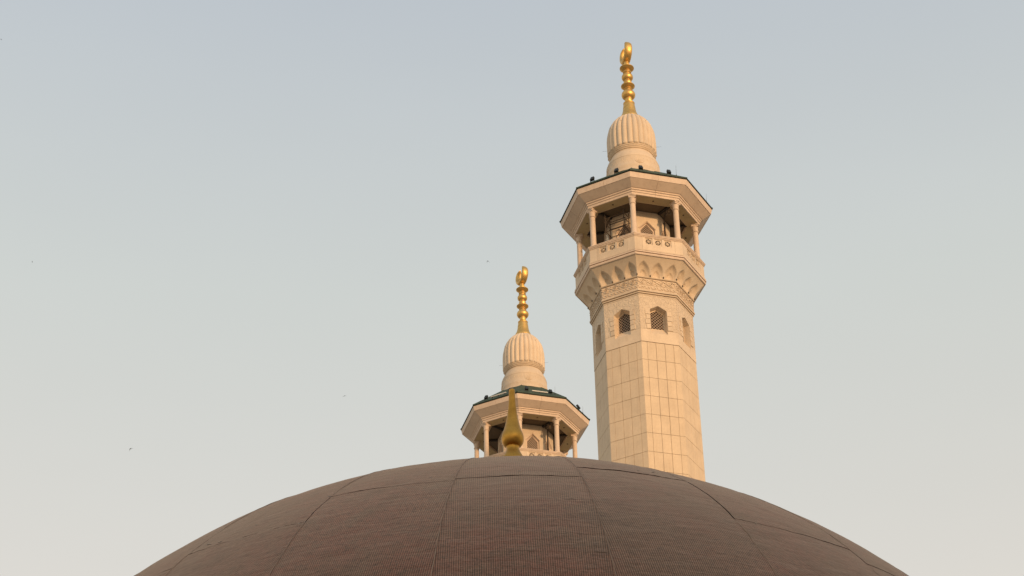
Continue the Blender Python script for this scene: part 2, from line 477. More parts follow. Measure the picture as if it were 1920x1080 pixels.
    # mouldings below the frieze
    face_ring('moulding', [(3.2, -9.36), (3.50, -9.36), (3.56, -9.31), (3.60, -9.25), (3.60, -9.20), (3.53, -9.195), (3.53, -9.15), (3.66, -9.145), (3.67, -9.07), (3.59, -9.06), (3.59, -9.02), (3.73, -9.015), (3.74, -8.90), (3.70, -8.86), (3.2, -8.86)], M_stone)
    face_ring('frieze', [(3.2, -8.855), (3.66, -8.855), (3.66, -7.93), (3.2, -7.93)], M_stone)
    face_ring('string_course', [(3.2, -7.925), (3.60, -7.925), (3.60, -7.90), (3.74, -7.895), (3.78, -7.84), (3.74, -7.80), (3.2, -7.80)], M_stone)
    # relief on the frieze
    af = 3.66 * CA
    bm = bmesh.new(); hf = 3.66 * SA
    zc = Z - 8.18
    NM = 4
    pitch = 2 * hf / NM
    for i in range(NM):
        xc = -hf + pitch * (i + .5)
        for q in range(10):                           # ring medallion
            a0, a1 = 2 * PI * q / 10, 2 * PI * (q + 1) / 10
            p = Vector((xc + .085 * math.cos(a0), -af - .012, zc + .085 * math.sin(a0))); r_ = Vector((xc + .085 * math.cos(a1), -af - .012, zc + .085 * math.sin(a1)))
            box(bm, (p + r_) / 2, ((r_ - p).length + .015, .09, .04), Matrix.Rotation(-math.atan2(r_.z - p.z, r_.x - p.x), 3, 'Y'))
        for s in (-1, 1):
            for t in (-1, 1):
                p = Vector((xc + t * pitch / 2, -af - .010, zc)); r_ = Vector((xc + t * .02, -af - .010, zc + s * .20))
                box(bm, (p + r_) / 2, ((r_ - p).length + .02, .08, .045), Matrix.Rotation(-math.atan2(r_.z - p.z, r_.x - p.x), 3, 'Y'))
                # small leaf beside the medallion
                box(bm, (xc + t * pitch * .46, -af - .006, zc + s * .16), (.12, .06, .06), Matrix.Rotation(-s * t * .7, 3, 'Y'))
    box(bm, (0, -af - .01, zc - .265), (2 * hf - .02, .04, .035))
    # lower row of little scrolls
    zc2 = Z - 8.66
    n2 = 12
    for i in range(n2):
        xc = -hf + 2 * hf * (i + .5) / n2
        s = 1 if i % 2 else -1
        box(bm, (xc, -af - .012, zc2), (.20, .07, .05), Matrix.Rotation(s * .8, 3, 'Y'))
        box(bm, (xc + .05, -af - .008, zc2 + .08 * s), (.11, .06, .05), Matrix.Rotation(-s * .4, 3, 'Y'))
        box(bm, (xc - .06, -af - .008, zc2 - .08 * s), (.075, .06, .075), Matrix.Rotation(.78, 3, 'Y'))
    eight('frieze_relief', bm, M_stone, root)

    # --- corbel with pointed niches
    bm = bmesh.new()
    NU, NV = 84, 40
    r0, z0, r1, z1 = 3.72, -7.80, 4.60, -6.54
    grid = []
    for j in range(NV + 1):
        v = j / NV; row = []
        for i in range(NU + 1):
            u = -1 + 2 * i / NU
            Rr = r0 + (r1 - r0) * v ** 1.45; zz = z0 + (z1 - z0) * v
            x = u * Rr * SA; y = -Rr * CA
            # niche coordinates
            c = (min(2, int((u + 1) * 1.5)) - 1) * 2 / 3
            d = abs(u - c) / (1 / 3)                          # 0 centre .. 1 fin
            dep = 0
            vt = 0.76
            if v < vt:
                wv = 0.88 if v < .30 else 0.88 * (1 - ((v - .30) / (vt - .30)) ** 1.9)
                if wv > 0 and d < wv:
                    dep = 0.21 * (1 - (d / wv) ** 2.6) * min(1, .45 + v * 1.6)
                    if v > .55: dep *= max(0, 1 - ((v - .55) / (vt - .55)) ** 3)
                w2 = 0.52 if v < .18 else 0.52 * (1 - ((v - .18) / .27) ** 1.9) if v < .45 else 0
                if w2 > 0 and d < w2: dep += 0.08 * (1 - (d / w2) ** 3)
            row.append(bm.verts.new((x, y + dep, zz + Z)))
        grid.append(row)
    for j in range(NV):
        for i in range(NU):
            bm.faces.new((grid[j][i], grid[j][i + 1], grid[j + 1][i + 1], grid[j + 1][i]))
    eight('niche_corbel', bm, M_stone, root, smooth='all')
    # pendant drops between niches
    pm = None
    for k in range(8):
        a = R_(45 * k + 22.5)
        for u in (-1, -1 / 3, 1 / 3):
            x, y = u * 3.80 * SA, -3.80 * CA
            if pm is None:
                b = bmesh.new(); lathe(b, [(.01, -.06), (.035, -.045), (.045, -.01), (.035, .03), (.04, .06), (.03, .09)], 10)
                o = link('pendant', b, M_pipe, root, smooth=True); pm = o.data
            else: o = link('pendant', pm, M_pipe, root)
            o.location = (x * math.cos(a) - y * math.sin(a), x * math.sin(a) + y * math.cos(a), Z - 7.76)
    # inner fill so nothing is hollow behind the niches
    bm = bmesh.new(); octa(bm, P([(0, -9.3), (3.25, -9.3), (3.25, -7.7), (3.9, -6.62), (0, -6.62)])); link('corbel_core', bm, M_joint, root)

    # --- balcony: floor, lower mouldings, parapet panels with rosettes, rail
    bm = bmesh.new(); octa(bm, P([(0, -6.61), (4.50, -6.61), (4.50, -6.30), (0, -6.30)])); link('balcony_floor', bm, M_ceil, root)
    face_ring('balcony_moulding', [(4.3, -6.57), (4.66, -6.57), (4.69, -6.50), (4.69, -6.42), (4.61, -6.41), (4.61, -6.37), (4.73, -6.36), (4.73, -6.26), (4.62, -6.22), (4.3, -6.22)], M_pink)
    face_ring('balcony_moulding', [(4.3, -6.215), (4.70, -6.215), (4.70, -6.12), (4.62, -6.09), (4.3, -6.09)], M_stone)
    RP = 4.62; aparr = RP * CA; hp = RP * SA
    pz0, pz1 = Z - 6.085, Z - 5.03
    pt = 0.16
    cx_ = (-.72, -.02, .68); sq = .27; zc = (pz0 + pz1) / 2 + .215
    xe = 1.20
    # end pieces
    for s in (-1, 1):
        b = bmesh.new()
        prism(b, [(s * (xe + .006), pz0), (s * hp, pz0), (s * hp, pz1), (s * (xe + .006), pz1)], -aparr, -aparr + pt)
        eight('parapet_panel', b, M_stone, root)
    b = bmesh.new()
    X = xe - .006
    prism(b, [(-X, pz0), (X, pz0), (X, zc - sq), (-X, zc - sq)], -aparr, -aparr + pt)
    prism(b, [(-X, zc + sq), (X, zc + sq), (X, pz1), (-X, pz1)], -aparr, -aparr + pt)
    xs = [-X] + [v for c in cx_ for v in (c - sq, c + sq)] + [X]
    for i in range(0, 8, 2):
        prism(b, [(xs[i], zc - sq), (xs[i + 1], zc - sq), (xs[i + 1], zc + sq), (xs[i], zc + sq)], -aparr, -aparr + pt)
    panels = eight('parapet_panel', b, M_stone, root)
    # pierced rosette plate
    b = bmesh.new()
    n = 32; yy0, yy1 = -aparr + .055, -aparr + .13
    hole = lambda a: .18 + .035 * abs(math.cos(4 * a))
    def sqp(a):
        c, s = math.cos(a), math.sin(a); m_ = max(abs(c), abs(s)); return (c / m_ * sq, s / m_ * sq)
    ang = [2 * PI * i / n for i in range(n)]
    for yy in (yy0, yy1):
        o_ = [b.verts.new((sqp(a)[0], yy, zc + sqp(a)[1])) for a in ang]; h_ = [b.verts.new((hole(a) * math.cos(a), yy, zc + hole(a) * math.sin(a))) for a in ang]
        for i in range(n):
            j = (i + 1) % n; b.faces.new((o_[i], o_[j], h_[j], h_[i]))
        if yy == yy0: hs0 = h_
    for i in range(n):
        j = (i + 1) % n; b.faces.new((hs0[i], hs0[j], h_[j], h_[i]))
    for q in range(8):                                # petals and hub
        a = 2 * PI * (q + .5) / 8
        box(b, (.10 * math.cos(a), (yy0 + yy1) / 2 - .01, zc + .10 * math.sin(a)), (.115, .07, .034), Matrix.Rotation(-a, 3, 'Y'))
    box(b, (0, yy0 + .01, zc), (.09, .08, .09), Matrix.Rotation(PI / 4, 3, 'Y'))
    mr = None
    for pnl in panels:
        for c in cx_:
            r_ = link('rosette', mr or b, M_stone, pnl, (c, 0, 0)); mr = r_.data
    # rail
    face_ring('rail', [(3.95, -5.025), (4.66, -5.025), (4.66, -4.97), (4.72, -4.94), (4.72, -4.88), (4.76, -4.86), (4.76, -4.81), (3.95, -4.81)], M_pink)
    bm = bmesh.new(); octa(bm, P([(4.05, -6.30), (4.12, -6.30), (4.12, -5.03), (4.05, -5.03)])); link('inner_parapet', bm, M_dark, root)  # near-black colour stands in for the unlit hollow behind the rosettes

    # --- columns
    RC = 4.22
    bc = bmesh.new(); lathe(bc, P([(.215, -4.50), (.205, -4.2), (.195, -2.2), (.19, -2.05)]), 20)
    bb = bmesh.new(); lathe(bb, P([(.33, -4.81), (.33, -4.74), (.29, -4.70), (.30, -4.64), (.25, -4.58), (.225, -4.50)]), 20)
    bk = bmesh.new(); lathe(bk, P([(.195, -2.05), (.235, -2.02), (.245, -1.96), (.21, -1.93), (.215, -1.78), (.235, -1.66), (.255, -1.58)]), 20)
    bq = bmesh.new(); box(bq, (0, 0, Z - 1.535), (.52, .52, .10)); box(bq, (0, 0, Z - 1.43), (.58, .58, .08))
    ms = [None] * 4
    for k in range(8):
        a = R_(45 * k); loc = (RC * math.sin(a), -RC * math.cos(a), 0)
        o = link('column', ms[0] or bc, M_pink, root, loc, a, smooth=True); ms[0] = o.data
        for i, (nm, bb_) in enumerate((('base', bb), ('capital', bk), ('abacus', bq))):
            c = link(nm, ms[i + 1] or bb_, M_pink, o, smooth=(i < 2)); ms[i + 1] = c.data

    # --- gallery core wall with lattice windows
    RK = 2.38; ak, hk = RK * CA, RK * SA
    kw, ks, ka, kb = .58, Z - 2.72, Z - 2.12, Z - 4.6
    bm = bmesh.new(); wallpanel(bm, hk, Z - 6.29, Z - 1.25, kw, ks, ka, kb, -ak, -ak + .15); eight('gallery_wall', bm, M_stone, root)
    bm = bmesh.new(); window(bm, kw, ks, ka, kb, kw - .05, ks - .02, ka - .05, kb + .1, -ak, .14)
    kwins = eight('gallery_window', bm, M_pink, root)
    bl = bmesh.new(); lattice(bl, kw - .05, ks - .02, ka - .05, kb + .1, -ak + .16, .17, .04)
    bd = bmesh.new(); prism(bd, [(-kw, kb), (kw, kb), (kw, ks), (0, ka), (-kw, ks)], -ak + .3, -ak + .32)  # same near-black sheet behind the gallery lattice
    ml = md = None
    for w in kwins:
        l = link('lattice', ml or bl, M_lattice, w); ml = l.data
        d = link('dark_backing', md or bd, M_dark, w); md = d.data
    # hood moulding over each gallery window
    b = bmesh.new()
    for s in (-1, 1):
        p = Vector((s * (kw + .04), -ak - .02, ks)); q = Vector((0, -ak - .02, ka + .06)); dd = q - p
        box(b, (p + q) / 2 + Vector((0, 0, .02)), (dd.length + .05, .05, .05), Matrix.Rotation(-math.atan2(dd.z, dd.x), 3, 'Y'))
    eight('hood_mould', b, M_pink, root)

    # --- ceiling, beams
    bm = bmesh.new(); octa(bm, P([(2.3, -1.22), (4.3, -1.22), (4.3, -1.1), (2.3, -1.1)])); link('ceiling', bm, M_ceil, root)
    mb = None
    for k in range(8):
        if mb is None:
            bm = bmesh.new(); box(bm, (0, -3.1, Z - 1.30), (.16, 1.4, .15)); mb = link('ceiling_beam', bm, M_dark, root, rz=0).data
        else: link('ceiling_beam', mb, M_dark, root, rz=R_(45 * k))
    # --- eaves: architrave, cornice, soffit, fascia; two stone lengths per side
    eave = [(3.62, -1.369), (4.579, -1.369), (4.60, -1.20), (4.66, -1.18), (4.66, -1.05), (4.75, -1.02), (4.75, -.93), (4.84, -.90),
            (5.40, -.525), (5.41, -.50), (5.465, -.50), (5.475, -.48), (5.56, -.09), (5.52, -.06), (3.62, -.06)]
    for u0, u1 in ((-1, 0), (0, 1)):
        b = bmesh.new(); sweep(b, P(eave), u0, u1, .0 if u0 else .008, .008 if u0 else .0)
        eight('cornice_block', b, M_pink, root)
    b = bmesh.new(); sweep(b, P([(3.66, -1.385), (4.50, -1.385), (4.50, -1.371), (3.66, -1.371)])); eight('beam_soffit', b, M_soff, root)
    # small lamp in each beam soffit
    b = bmesh.new(); lathe(b, [(.05, Z - 1.41), (.07, Z - 1.40), (.07, Z - 1.37)], 10, 0, -4.08 * CA)
    eight('soffit_lamp', b, M_pipe, root)
    # --- roof: green tiled slopes, hip rolls, edge
    bm = bmesh.new(); octa(bm, P([(0, -.057), (5.56, -.057), (5.62, -.04), (5.62, -.005), (5.55, .01), (0, .01)])); link('roof_edge', bm, M_edge, root)
    # tile courses
    b = bmesh.new(); NC = 13
    for i in range(NC):
        ra = 5.60 + (2.32 - 5.60) * i / NC; rb = 5.60 + (2.32 - 5.60) * (i + 1) / NC
        za = .012 + 2.56 * i / NC; zb_ = .012 + 2.56 * (i + 1) / NC
        sweep(b, P([(ra, za), (ra, za + .055), (rb, zb_ + .055), (rb, zb_)]))
    eight('roof_slope', b, M_green, root)
    hp_ = None
    for k in range(8):
        a = R_(45 * k)
        if hp_ is None:
            b = bmesh.new(); tube(b, (0, -5.60, Z + .04), (0, -2.30, Z + 2.62), .05, .05, 8)
            bmesh.ops.create_icosphere(b, subdivisions=2, radius=.055, matrix=Matrix.Translation((0, -5.59, Z + .05)))
            o = link('hip_roll', b, M_green, root, rz=a, smooth=True); hp_ = o.data
        else: link('hip_roll', hp_, M_green, root, rz=a)
    # --- drum under the bulb
    bm = bmesh.new()
    lathe(bm, P([(2.30, 2.55), (2.14, 2.62), (2.08, 2.8), (2.06, 3.0), (2.075, 3.12), (2.035, 3.16), (2.04, 3.24), (2.01, 3.28), (1.985, 3.75), (1.97, 4.08), (1.985, 4.10), (1.975, 4.15), (1.94, 4.17), (1.91, 4.35), (1.82, 4.56),
                 (1.70, 4.76), (1.62, 4.92), (1.60, 5.0), (1.60, 5.10)]), 64)
    drum = link('drum', bm, M_stone, root, smooth=True)
    # carved band and medallions on the drum
    b = bmesh.new()
    for q in range(8):
        a = 2 * PI * q / 8 + R_(-72)
        for rr, n_ in ((.34, 16), (.22, 12), (.10, 8)):
            if q % 2: continue
            for i in range(n_):
                t0, t1 = 2 * PI * i / n_, 2 * PI * (i + 1) / n_
                zz = 3.70 + rr * math.sin(t0); z2 = 3.70 + rr * math.sin(t1)
                R0 = 1.98 - .10 * (zz - 3.70); R1 = 1.98 - .10 * (z2 - 3.70)
                p = Vector((R0 * math.cos(a + rr * math.cos(t0) / R0), R0 * math.sin(a + rr * math.cos(t0) / R0), Z + zz))
                p2 = Vector((R1 * math.cos(a + rr * math.cos(t1) / R1), R1 * math.sin(a + rr * math.cos(t1) / R1), Z + z2))
                tube(b, p, p2, .028, n=5)
        for t in (-1, 1):
            if q % 2: continue
            for i in range(9):
                a2 = a + t * (.24 + i * .058); zz = (3.5, 3.85, 3.62)[i % 3]
                a3 = a2 + t * .058; z3 = (3.85, 3.62, 3.5)[i % 3]
                tube(b, (1.99 * math.cos(a2), 1.99 * math.sin(a2), Z + zz), (1.975 * math.cos(a3), 1.975 * math.sin(a3), Z + z3), .016, n=5)
    link('carved_band', b, M_stone, root)
    # --- bulb: gadrooned cap over ring mouldings
    bm = bmesh.new()
    lathe(bm, P([(r * .972, z) for r, z in [(1.64, 5.02), (1.72, 5.05), (1.74, 5.10), (1.70, 5.14), (1.77, 5.17), (1.79, 5.22), (1.75, 5.27), (1.81, 5.30), (1.83, 5.36), (1.76, 5.44), (1.6, 5.5)]]), 64)
    link('ring_moulding', bm, M_stone, root, smooth=True)
    NR = 26
    prof = [(1.60, 5.44), (1.84, 5.42), (1.885, 5.50), (1.90, 5.62), (1.905, 5.9), (1.91, 6.4), (1.90, 6.8), (1.865, 7.2), (1.785, 7.6), (1.66, 7.95), (1.49, 8.27), (1.27, 8.55), (1.04, 8.76), (.80, 8.92), (.60, 9.02), (.3, 9.06)]
    b = bmesh.new(); NS = NR * 10
    def rf(a, j, r):
        ph = (a * NR / (2 * PI)) % 1.0
        s = abs(math.sin(PI * ph)) ** .85                 # convex rib, sharp groove
        amp = (0, .05, .08, .10, .11, .11, .11, .11, .105, .10, .09, .075, .06, .045, .03, 0)[j]
        return r - 1.2 * amp * (1 - s)
    lathe(b, P([(r * .972, z) for r, z in prof]), NS, rf=rf)
    cap = link('bulb', b, M_stone, root, smooth=True)
    # scalloped lower lip of each rib
    b = bmesh.new()
    for i in range(NR):
        a = 2 * PI * (i + .5) / NR
        bmesh.ops.create_icosphere(b, subdivisions=2, radius=1, matrix=Matrix.Translation((1.75 * math.cos(a), 1.75 * math.sin(a), Z + 5.50)) @ Matrix.Rotation(a, 4, 'Z') @ Matrix.Diagonal((.11, .19, .13, 1)))
    link('rib_lip', b, M_stone, root, smooth='all')
    # thin spikes round the bulb
    rm = None
    for i, (a, z) in enumerate(((R_(2), 6.15), (R_(178), 6.2), (R_(-48), 7.65), (R_(-112), 7.75), (R_(-140), 7.3), (R_(60), 7.6), (R_(120), 7.6))):
        if rm is None:
            b = bmesh.new(); tube(b, (1.75, 0, 0), (2.2, 0, .02), .007, .005, 5)
            o = link('spike', b, M_black, root, (0, 0, Z + z), a); rm = o.data
        else: link('spike', rm, M_black, root, (0, 0, Z + z) if z < 7 else (-.18 * math.cos(a), -.18 * math.sin(a), Z + z), a)
    # --- gilded finial
    b = bmesh.new()
    lathe(b, P([(.74, 8.95), (.74, 9.06), (.68, 9.20), (.58, 9.42), (.50, 9.75), (.45, 10.22), (.41, 10.40), (.44, 10.44), (.44, 10.50), (.37, 10.53), (.29, 10.60), (.25, 10.68), (.28, 10.76), (.28, 10.82), (.28, 10.86), (.28, 11.0),
                 (.28, 11.4), (.28, 11.78), (.33, 11.84), (.30, 11.92), (.28, 12.05), (.28, 12.4), (.32, 12.50), (.32, 12.58), (.27, 12.64), (.26, 12.9), (.26, 13.45), (.32, 13.50), (.32, 13.60), (.28, 13.66), (.27, 14.15), (.28, 14.22), (.28, 14.28), (.22, 14.34), (.20, 14.55), (.18, 14.75)]), 28)
    fin = link('finial', b, M_gold, root, smooth=True)
    def ball(rad, h, zc_, nm='ball'):
        pr = [(max(.02, rad * math.cos(t)), zc_ + h * math.sin(t)) for t in [PI * (-.5 + i / 14) for i in range(15)]]
        b_ = bmesh.new(); lathe(b_, P(pr), 28); link(nm, b_, M_gold, fin, smooth=True)
    ball(.53, .44, 11.33); ball(.44, .38, 13.08)
    for zc_, rd in ((12.17, .53), (13.95, .55)):
        b = bmesh.new(); lathe(b, P([(.25, zc_ - .2), (.34, zc_ - .16), (rd * .84, zc_ - .08), (rd, zc_), (rd, zc_ + .05), (rd * .86, zc_ + .08), (rd * .8, zc_ + .12), (.34, zc_ + .17), (.25, zc_ + .2)]), 28)
        link('disc', b, M_gold, fin, smooth=True)
    # crescent: a fat lens-sectioned horn, its plane turned almost edge-on to the camera
    b = bmesh.new()
    NT, NK = 48, 16
    rows = []
    RC_ = .84; zc_ = 14.75 + RC_ - .10
    for i in range(NT + 1):
        t = -1 + 2 * i / NT                              # -1 .. 1 tip to tip
        th = t * R_(158)
        f = max(0.0, 1 - abs(t) ** 2.0) ** .8
        wr = .05 + .40 * f; wl_ = .03 + .28 * max(0.0, 1 - abs(t) ** 7) ** .9
        rc = RC_ - wr * .45 + .06
        row = []
        for j in range(NK):
            q = 2 * PI * j / NK
            cq, sq_ = math.cos(q), math.sin(q)
            rr = rc + wr * .5 * math.copysign(abs(cq) ** .8, cq); ly = wl_ * math.copysign(abs(sq_) ** .8, sq_)
            row.append(b.verts.new((rr * math.sin(th), ly, Z + zc_ - rr * math.cos(th))))
        rows.append(row)
    for i in range(NT):
        for j in range(NK):
            b.faces.new((rows[i][j], rows[i][(j + 1) % NK], rows[i + 1][(j + 1) % NK], rows[i + 1][j]))
    b.faces.new(rows[0]); b.faces.new(rows[-1])
    link('crescent', b, M_gold, fin, smooth='all', rz=R_(-71))
    return root

m1 = build_minaret()
kids = {}
for o in bpy.data.objects:
    if o.parent: kids.setdefault(o.parent.name, []).append(o)
m2 = copy_tree(m1)
AZ1, D1, A1 = 0.0782, 117.3523, -0.1200
AZ2, D2, A2 = 0.0062, 147.5394, -0.1142
for m, az, d, a in ((m1, AZ1, D1, A1), (m2, AZ2, D2, A2)):
    m.location = (d * math.sin(az), d * math.cos(az), TZ); m.rotation_euler = (0, 0, a)
tag(m1, 'tall cream stone minaret with long panelled shaft showing, right of centre', 'minaret', 'cream stone minarets')
tag(m2, 'farther cream stone minaret of which only the top shows above the brown dome', 'minaret', 'cream stone minarets')

for o in kids and [c for f_ in m2.children if f_.name.startswith('finial') for c in f_.children if c.name.startswith('crescent')]: o.rotation_euler.z = R_(-61)

# ------------------------------------------------------------------ fittings on the minarets
def local(m, p):                      # point given in a minaret's frame, z relative to the roof edge
    return Matrix.Translation(m.location) @ Matrix.Rotation(m.rotation_euler.z, 4, 'Z') @ Vector((p[0], p[1], p[2] + H - TZ))
def face_pt(k, R, u, z):              # k: face index counted from the front-right one, u -1..1
    a = R_(45 * k + 22.5); x, y = u * R * SA, -R * CA
    return (x * math.cos(a) - y * math.sin(a), x * math.sin(a) + y * math.cos(a), z)

fl_proto = None
def floodlight(m, k, u, R, label, grp):
    global fl_proto
    zr = .03 + (5.6 - R) * .78
    p = local(m, face_pt(k, R, u, zr)); rz = m.rotation_euler.z + R_(45 * k + 22.5)
    if fl_proto is None:
        root = empty('floodlight', p, label, 'floodlight', grp, rz)
        # stands on the roof and points up at the bulb (towards +y)
        rot = Matrix.Rotation(R_(-28), 3, 'X')
        b = bmesh.new(); box(b, (0, .02, .33), (.27, .18, .40), rot); bmesh.ops.bevel(b, geom=b.edges[:], offset=.02, segments=2, affect='EDGES')
        hs_ = link('housing', b, M_black, root)
        b = bmesh.new()
        for i in range(5): box(b, (-.10 + i * .05, -.075, .29), (.012, .05, .24), rot)
        link('cooling_fin', b, M_black, hs_)
        b = bmesh.new(); box(b, (0, .108, .377), (.23, .012, .27), rot); link('glass', b, M_glassd, root)
        b = bmesh.new(); box(b, (-.15, .02, .17), (.03, .05, .34)); box(b, (.15, .02, .17), (.03, .05, .34)); box(b, (0, .02, .02), (.32, .07, .03)); link('bracket', b, M_black, root)
        for o in bpy.data.objects:
            if o.parent is root or o.parent is hs_: kids.setdefault(o.parent.name, []).append(o)
        fl_proto = root
        return root
    r = copy_tree(fl_proto); r.location = p; r.rotation_euler = (0, 0, rz); tag(r, label, 'floodlight', grp)
    return r
g1, g2 = 'floodlights on the roof of the tall minaret', 'floodlights on the roof of the farther minaret'
floodlight(m1, -1, -.46, 5.40, 'leftmost black floodlight on the tall minaret roof edge', g1)
floodlight(m1, -1, .48, 5.40, 'black floodlight on the tall minaret roof just left of the front corner', g1)
floodlight(m1, 0, -.59, 5.35, 'black floodlight on the tall minaret roof just right of the front corner', g1)
floodlight(m1, 0, .43, 5.40, 'rightmost black floodlight on the tall minaret roof edge', g1)
floodlight(m2, -1, -.53, 5.25, 'leftmost black floodlight on the farther minaret green roof', g2)
floodlight(m2, -1, .62, 5.15, 'black floodlight on the farther minaret roof beside the brass finial tip', g2)
floodlight(m2, 0, -.60, 5.0, 'black floodlight in the middle of the farther minaret green roof', g2)
floodlight(m2, 0, .50, 5.0, 'black floodlight at the right end of the pale light strip', g2)
floodlight(m2, 1, .22, 5.40, 'small black floodlight on the sloping right side of the farther roof', g2)

# pale tube lights lying on the farther roof
def strip(m, k, u0, u1, R, label):
    zr = .14 + (5.6 - R) * .78
    p, q = local(m, face_pt(k, R, u0, zr)), local(m, face_pt(k, R, u1, zr))
    root = empty('strip_light', (p + q) / 2, label, 'strip light', 'strip lights on the farther minaret roof')
    d = (q - p); ax = Matrix.Rotation(math.atan2(d.y, d.x), 3, 'Z')
    b = bmesh.new(); box(b, (0, 0, .06), (d.length, .10, .10), ax); bmesh.ops.bevel(b, geom=b.edges[:], offset=.02, segments=1, affect='EDGES'); link('diffuser', b, M_pale, root)
    b = bmesh.new()
    for s in (-.4, 0, .4): box(b, ax @ Vector((s * d.length, 0, -.05)), (.06, .08, .14), ax)
    link('clip', b, M_black, root)
strip(m2, 0, -.36, .36, 5.05, 'long pale strip light on the right front slope of the farther green roof')
strip(m2, -1, -.35, .42, 5.1, 'pale strip light on the left front slope of the farther green roof')

# whip aerials
for m, k, u, R, h, lab in ((m1, 0, .74, 5.25, .95, 'thin whip aerial near the right front corner of the tall minaret roof'),
                           (m1, 1, .72, 5.45, .8, 'thin whip aerial above the far right corner of the tall minaret roof'),
                           (m2, 0, .70, 5.0, .8, 'thin whip aerial on the right front of the farther minaret roof'),
                           (m2, 1, .6, 5.4, .7, 'thin whip aerial on the right edge of the farther minaret roof')):
    zr = .1 + (5.6 - R) * .762
    p = local(m, face_pt(k, R, u, zr))
    b = bmesh.new(); tube(b, (0, 0, 0), (0, 0, .12), .03, .02, 8); tube(b, (0, 0, .12), (.02, 0, h), .010, .005, 5)
    tag(link('aerial', b, M_black, None, p), lab, 'aerial', 'whip aerials on the minaret roofs')

# scaffold inside the gallery of the tall minaret (front-left bay)
root = empty('scaffold', local(m1, face_pt(-1, 3.1, 0, -6.3)), 'rusty pipe scaffold inside the left front bay of the tall minaret gallery', 'scaffold', rz=m1.rotation_euler.z + R_(-22.5))
pole = brace = ledger = None
for x in (-.95, .55):
    for y in (-.35, .45):
        if pole is None:
            b = bmesh.new(); tube(b, (0, 0, 0), (0, 0, 4.75), .033, n=8); o = link('pole', b, M_pipe, root, (x, y, 0), smooth=True); pole = o.data
        else: link('pole', pole, M_pipe, root, (x, y, 0))
for z in (1.5, 2.35, 3.2, 3.9, 4.35):
    for y in (-.35, .45):
        b = bmesh.new(); tube(b, (-1.05, y, z), (.65, y, z), .028, n=8); link('ledger', b, M_pipe, root, smooth=True)
    for x in (-.95, .55):
        b = bmesh.new(); tube(b, (x, -.45, z + .06), (x, .55, z + .06), .028, n=8); link('ledger', b, M_pipe, root, smooth=True)
for p, q in (((-.95, -.39, 1.4), (.55, -.39, 3.2)), ((.55, -.41, 1.4), (-.95, -.41, 2.9)), ((-.95, .49, 2.2), (.55, .49, 3.9)), ((-.4, -.2, 1.0), (.5, .3, 3.3)), ((-.95, -.39, 3.9), (-.5, -.39, 4.35))):
    b = bmesh.new(); tube(b, p, q, .026, n=8); link('brace', b, M_pipe, root, smooth=True)

# pale folded sheet hanging on the scaffold
b = bmesh.new()
rows = []
for j in range(9):
    v = j / 8
    rows.append([b.verts.new((-.22 + .34 * (i / 8 - .5) * (1.25 - .7 * v) + .03 * math.sin(9 * v + i), .05 * math.sin(i * 1.9 + v * 2), 1.2 * v)) for i in range(9)])
for j in range(8):
    for i in range(8): b.faces.new((rows[j][i], rows[j][i + 1], rows[j + 1][i + 1], rows[j + 1][i]))
r_ = bmesh.ops.solidify(b, geom=b.faces[:], thickness=.012)
o = link('sheet', b, M_pale, None, local(m1, face_pt(-1, 3.75, -.36, -4.75)), m1.rotation_euler.z + R_(-22.5), smooth='all')
tag(o, 'pale cloth sheet hanging at the foot of the gallery scaffold', 'cloth')

# horn loudspeakers under the ceilings
def horn(m, k, R, u, z, lab, yaw):
    root = empty('loudspeaker', local(m, face_pt(k, R, u, z)), lab, 'loudspeaker', 'horn loudspeakers in the minaret galleries', m.rotation_euler.z + R_(45 * k + 22.5 + yaw))
    b = bmesh.new()
    M = Matrix.Rotation(R_(90), 4, 'X') @ Matrix.Diagonal((.55, .55, .55, 1))
    lathe(b, [(.07, -.25), (.09, -.2), (.09, .0), (.10, .05), (.15, .2), (.23, .33), (.30, .40), (.31, .42), (.28, .40), (.13, .2), (.07, .05)], 20)
    bmesh.ops.transform(b, matrix=M, verts=b.verts); link('horn', b, M_ceil, root, smooth=True)
    b = bmesh.new(); box(b, (0, .05, .22), (.05, .05, .36)); link('bracket', b, M_pipe, root)
horn(m1, 0, 3.55, .88, -2.0, 'pale horn loudspeaker under the ceiling right of the tall gallery window', 30)
horn(m2, 0, 3.55, .80, -2.0, 'pale horn loudspeaker under the ceiling of the farther gallery', 30)
# drain pipes beside the gallery cores
for m, lab in ((m1, 'thin rusty drainpipe beside the core wall of the tall minaret gallery'), (m2, 'thin rusty drainpipe beside the core wall of the farther minaret gallery')):
    b = bmesh.new()
    p0 = face_pt(1, 2.72, -.62, 0)
    tube(b, (0, 0, 0), (0, 0, 4.7), .06, n=10)
    tube(b, (0, 0, 4.7), (.25, -.35, 5.02), .06, n=10)
    for z in (1.2, 2.7, 4.2): tube(b, (0, 0, z), (0, 0, z + .08), .085, n=10)
    tag(link('drainpipe', b, M_pipe, None, local(m, (p0[0], p0[1], -6.3)), m.rotation_euler.z, smooth=True), lab, 'pipe', 'drainpipes in the minaret galleries')

# ------------------------------------------------------------------ the dome
DC = Vector((-0.07, 25.0, 4.413)); DR = 8.2043
dome = empty('dome', (DC.x, DC.y, TZ), 'large brown mosaic tiled dome filling the foreground', 'dome')
DZ = DC.z - TZ
bm = bmesh.new()
lathe(bm, [((DR - .06) * math.cos(R_(t)), DZ + (DR - .06) * math.sin(R_(t))) for t in (0, 6, 12, 18, 24, 30, 36, 42, 48, 54, 60, 66, 72, 78, 84, 89)], 96)
link('shell', bm, M_crackd, dome, smooth=True)
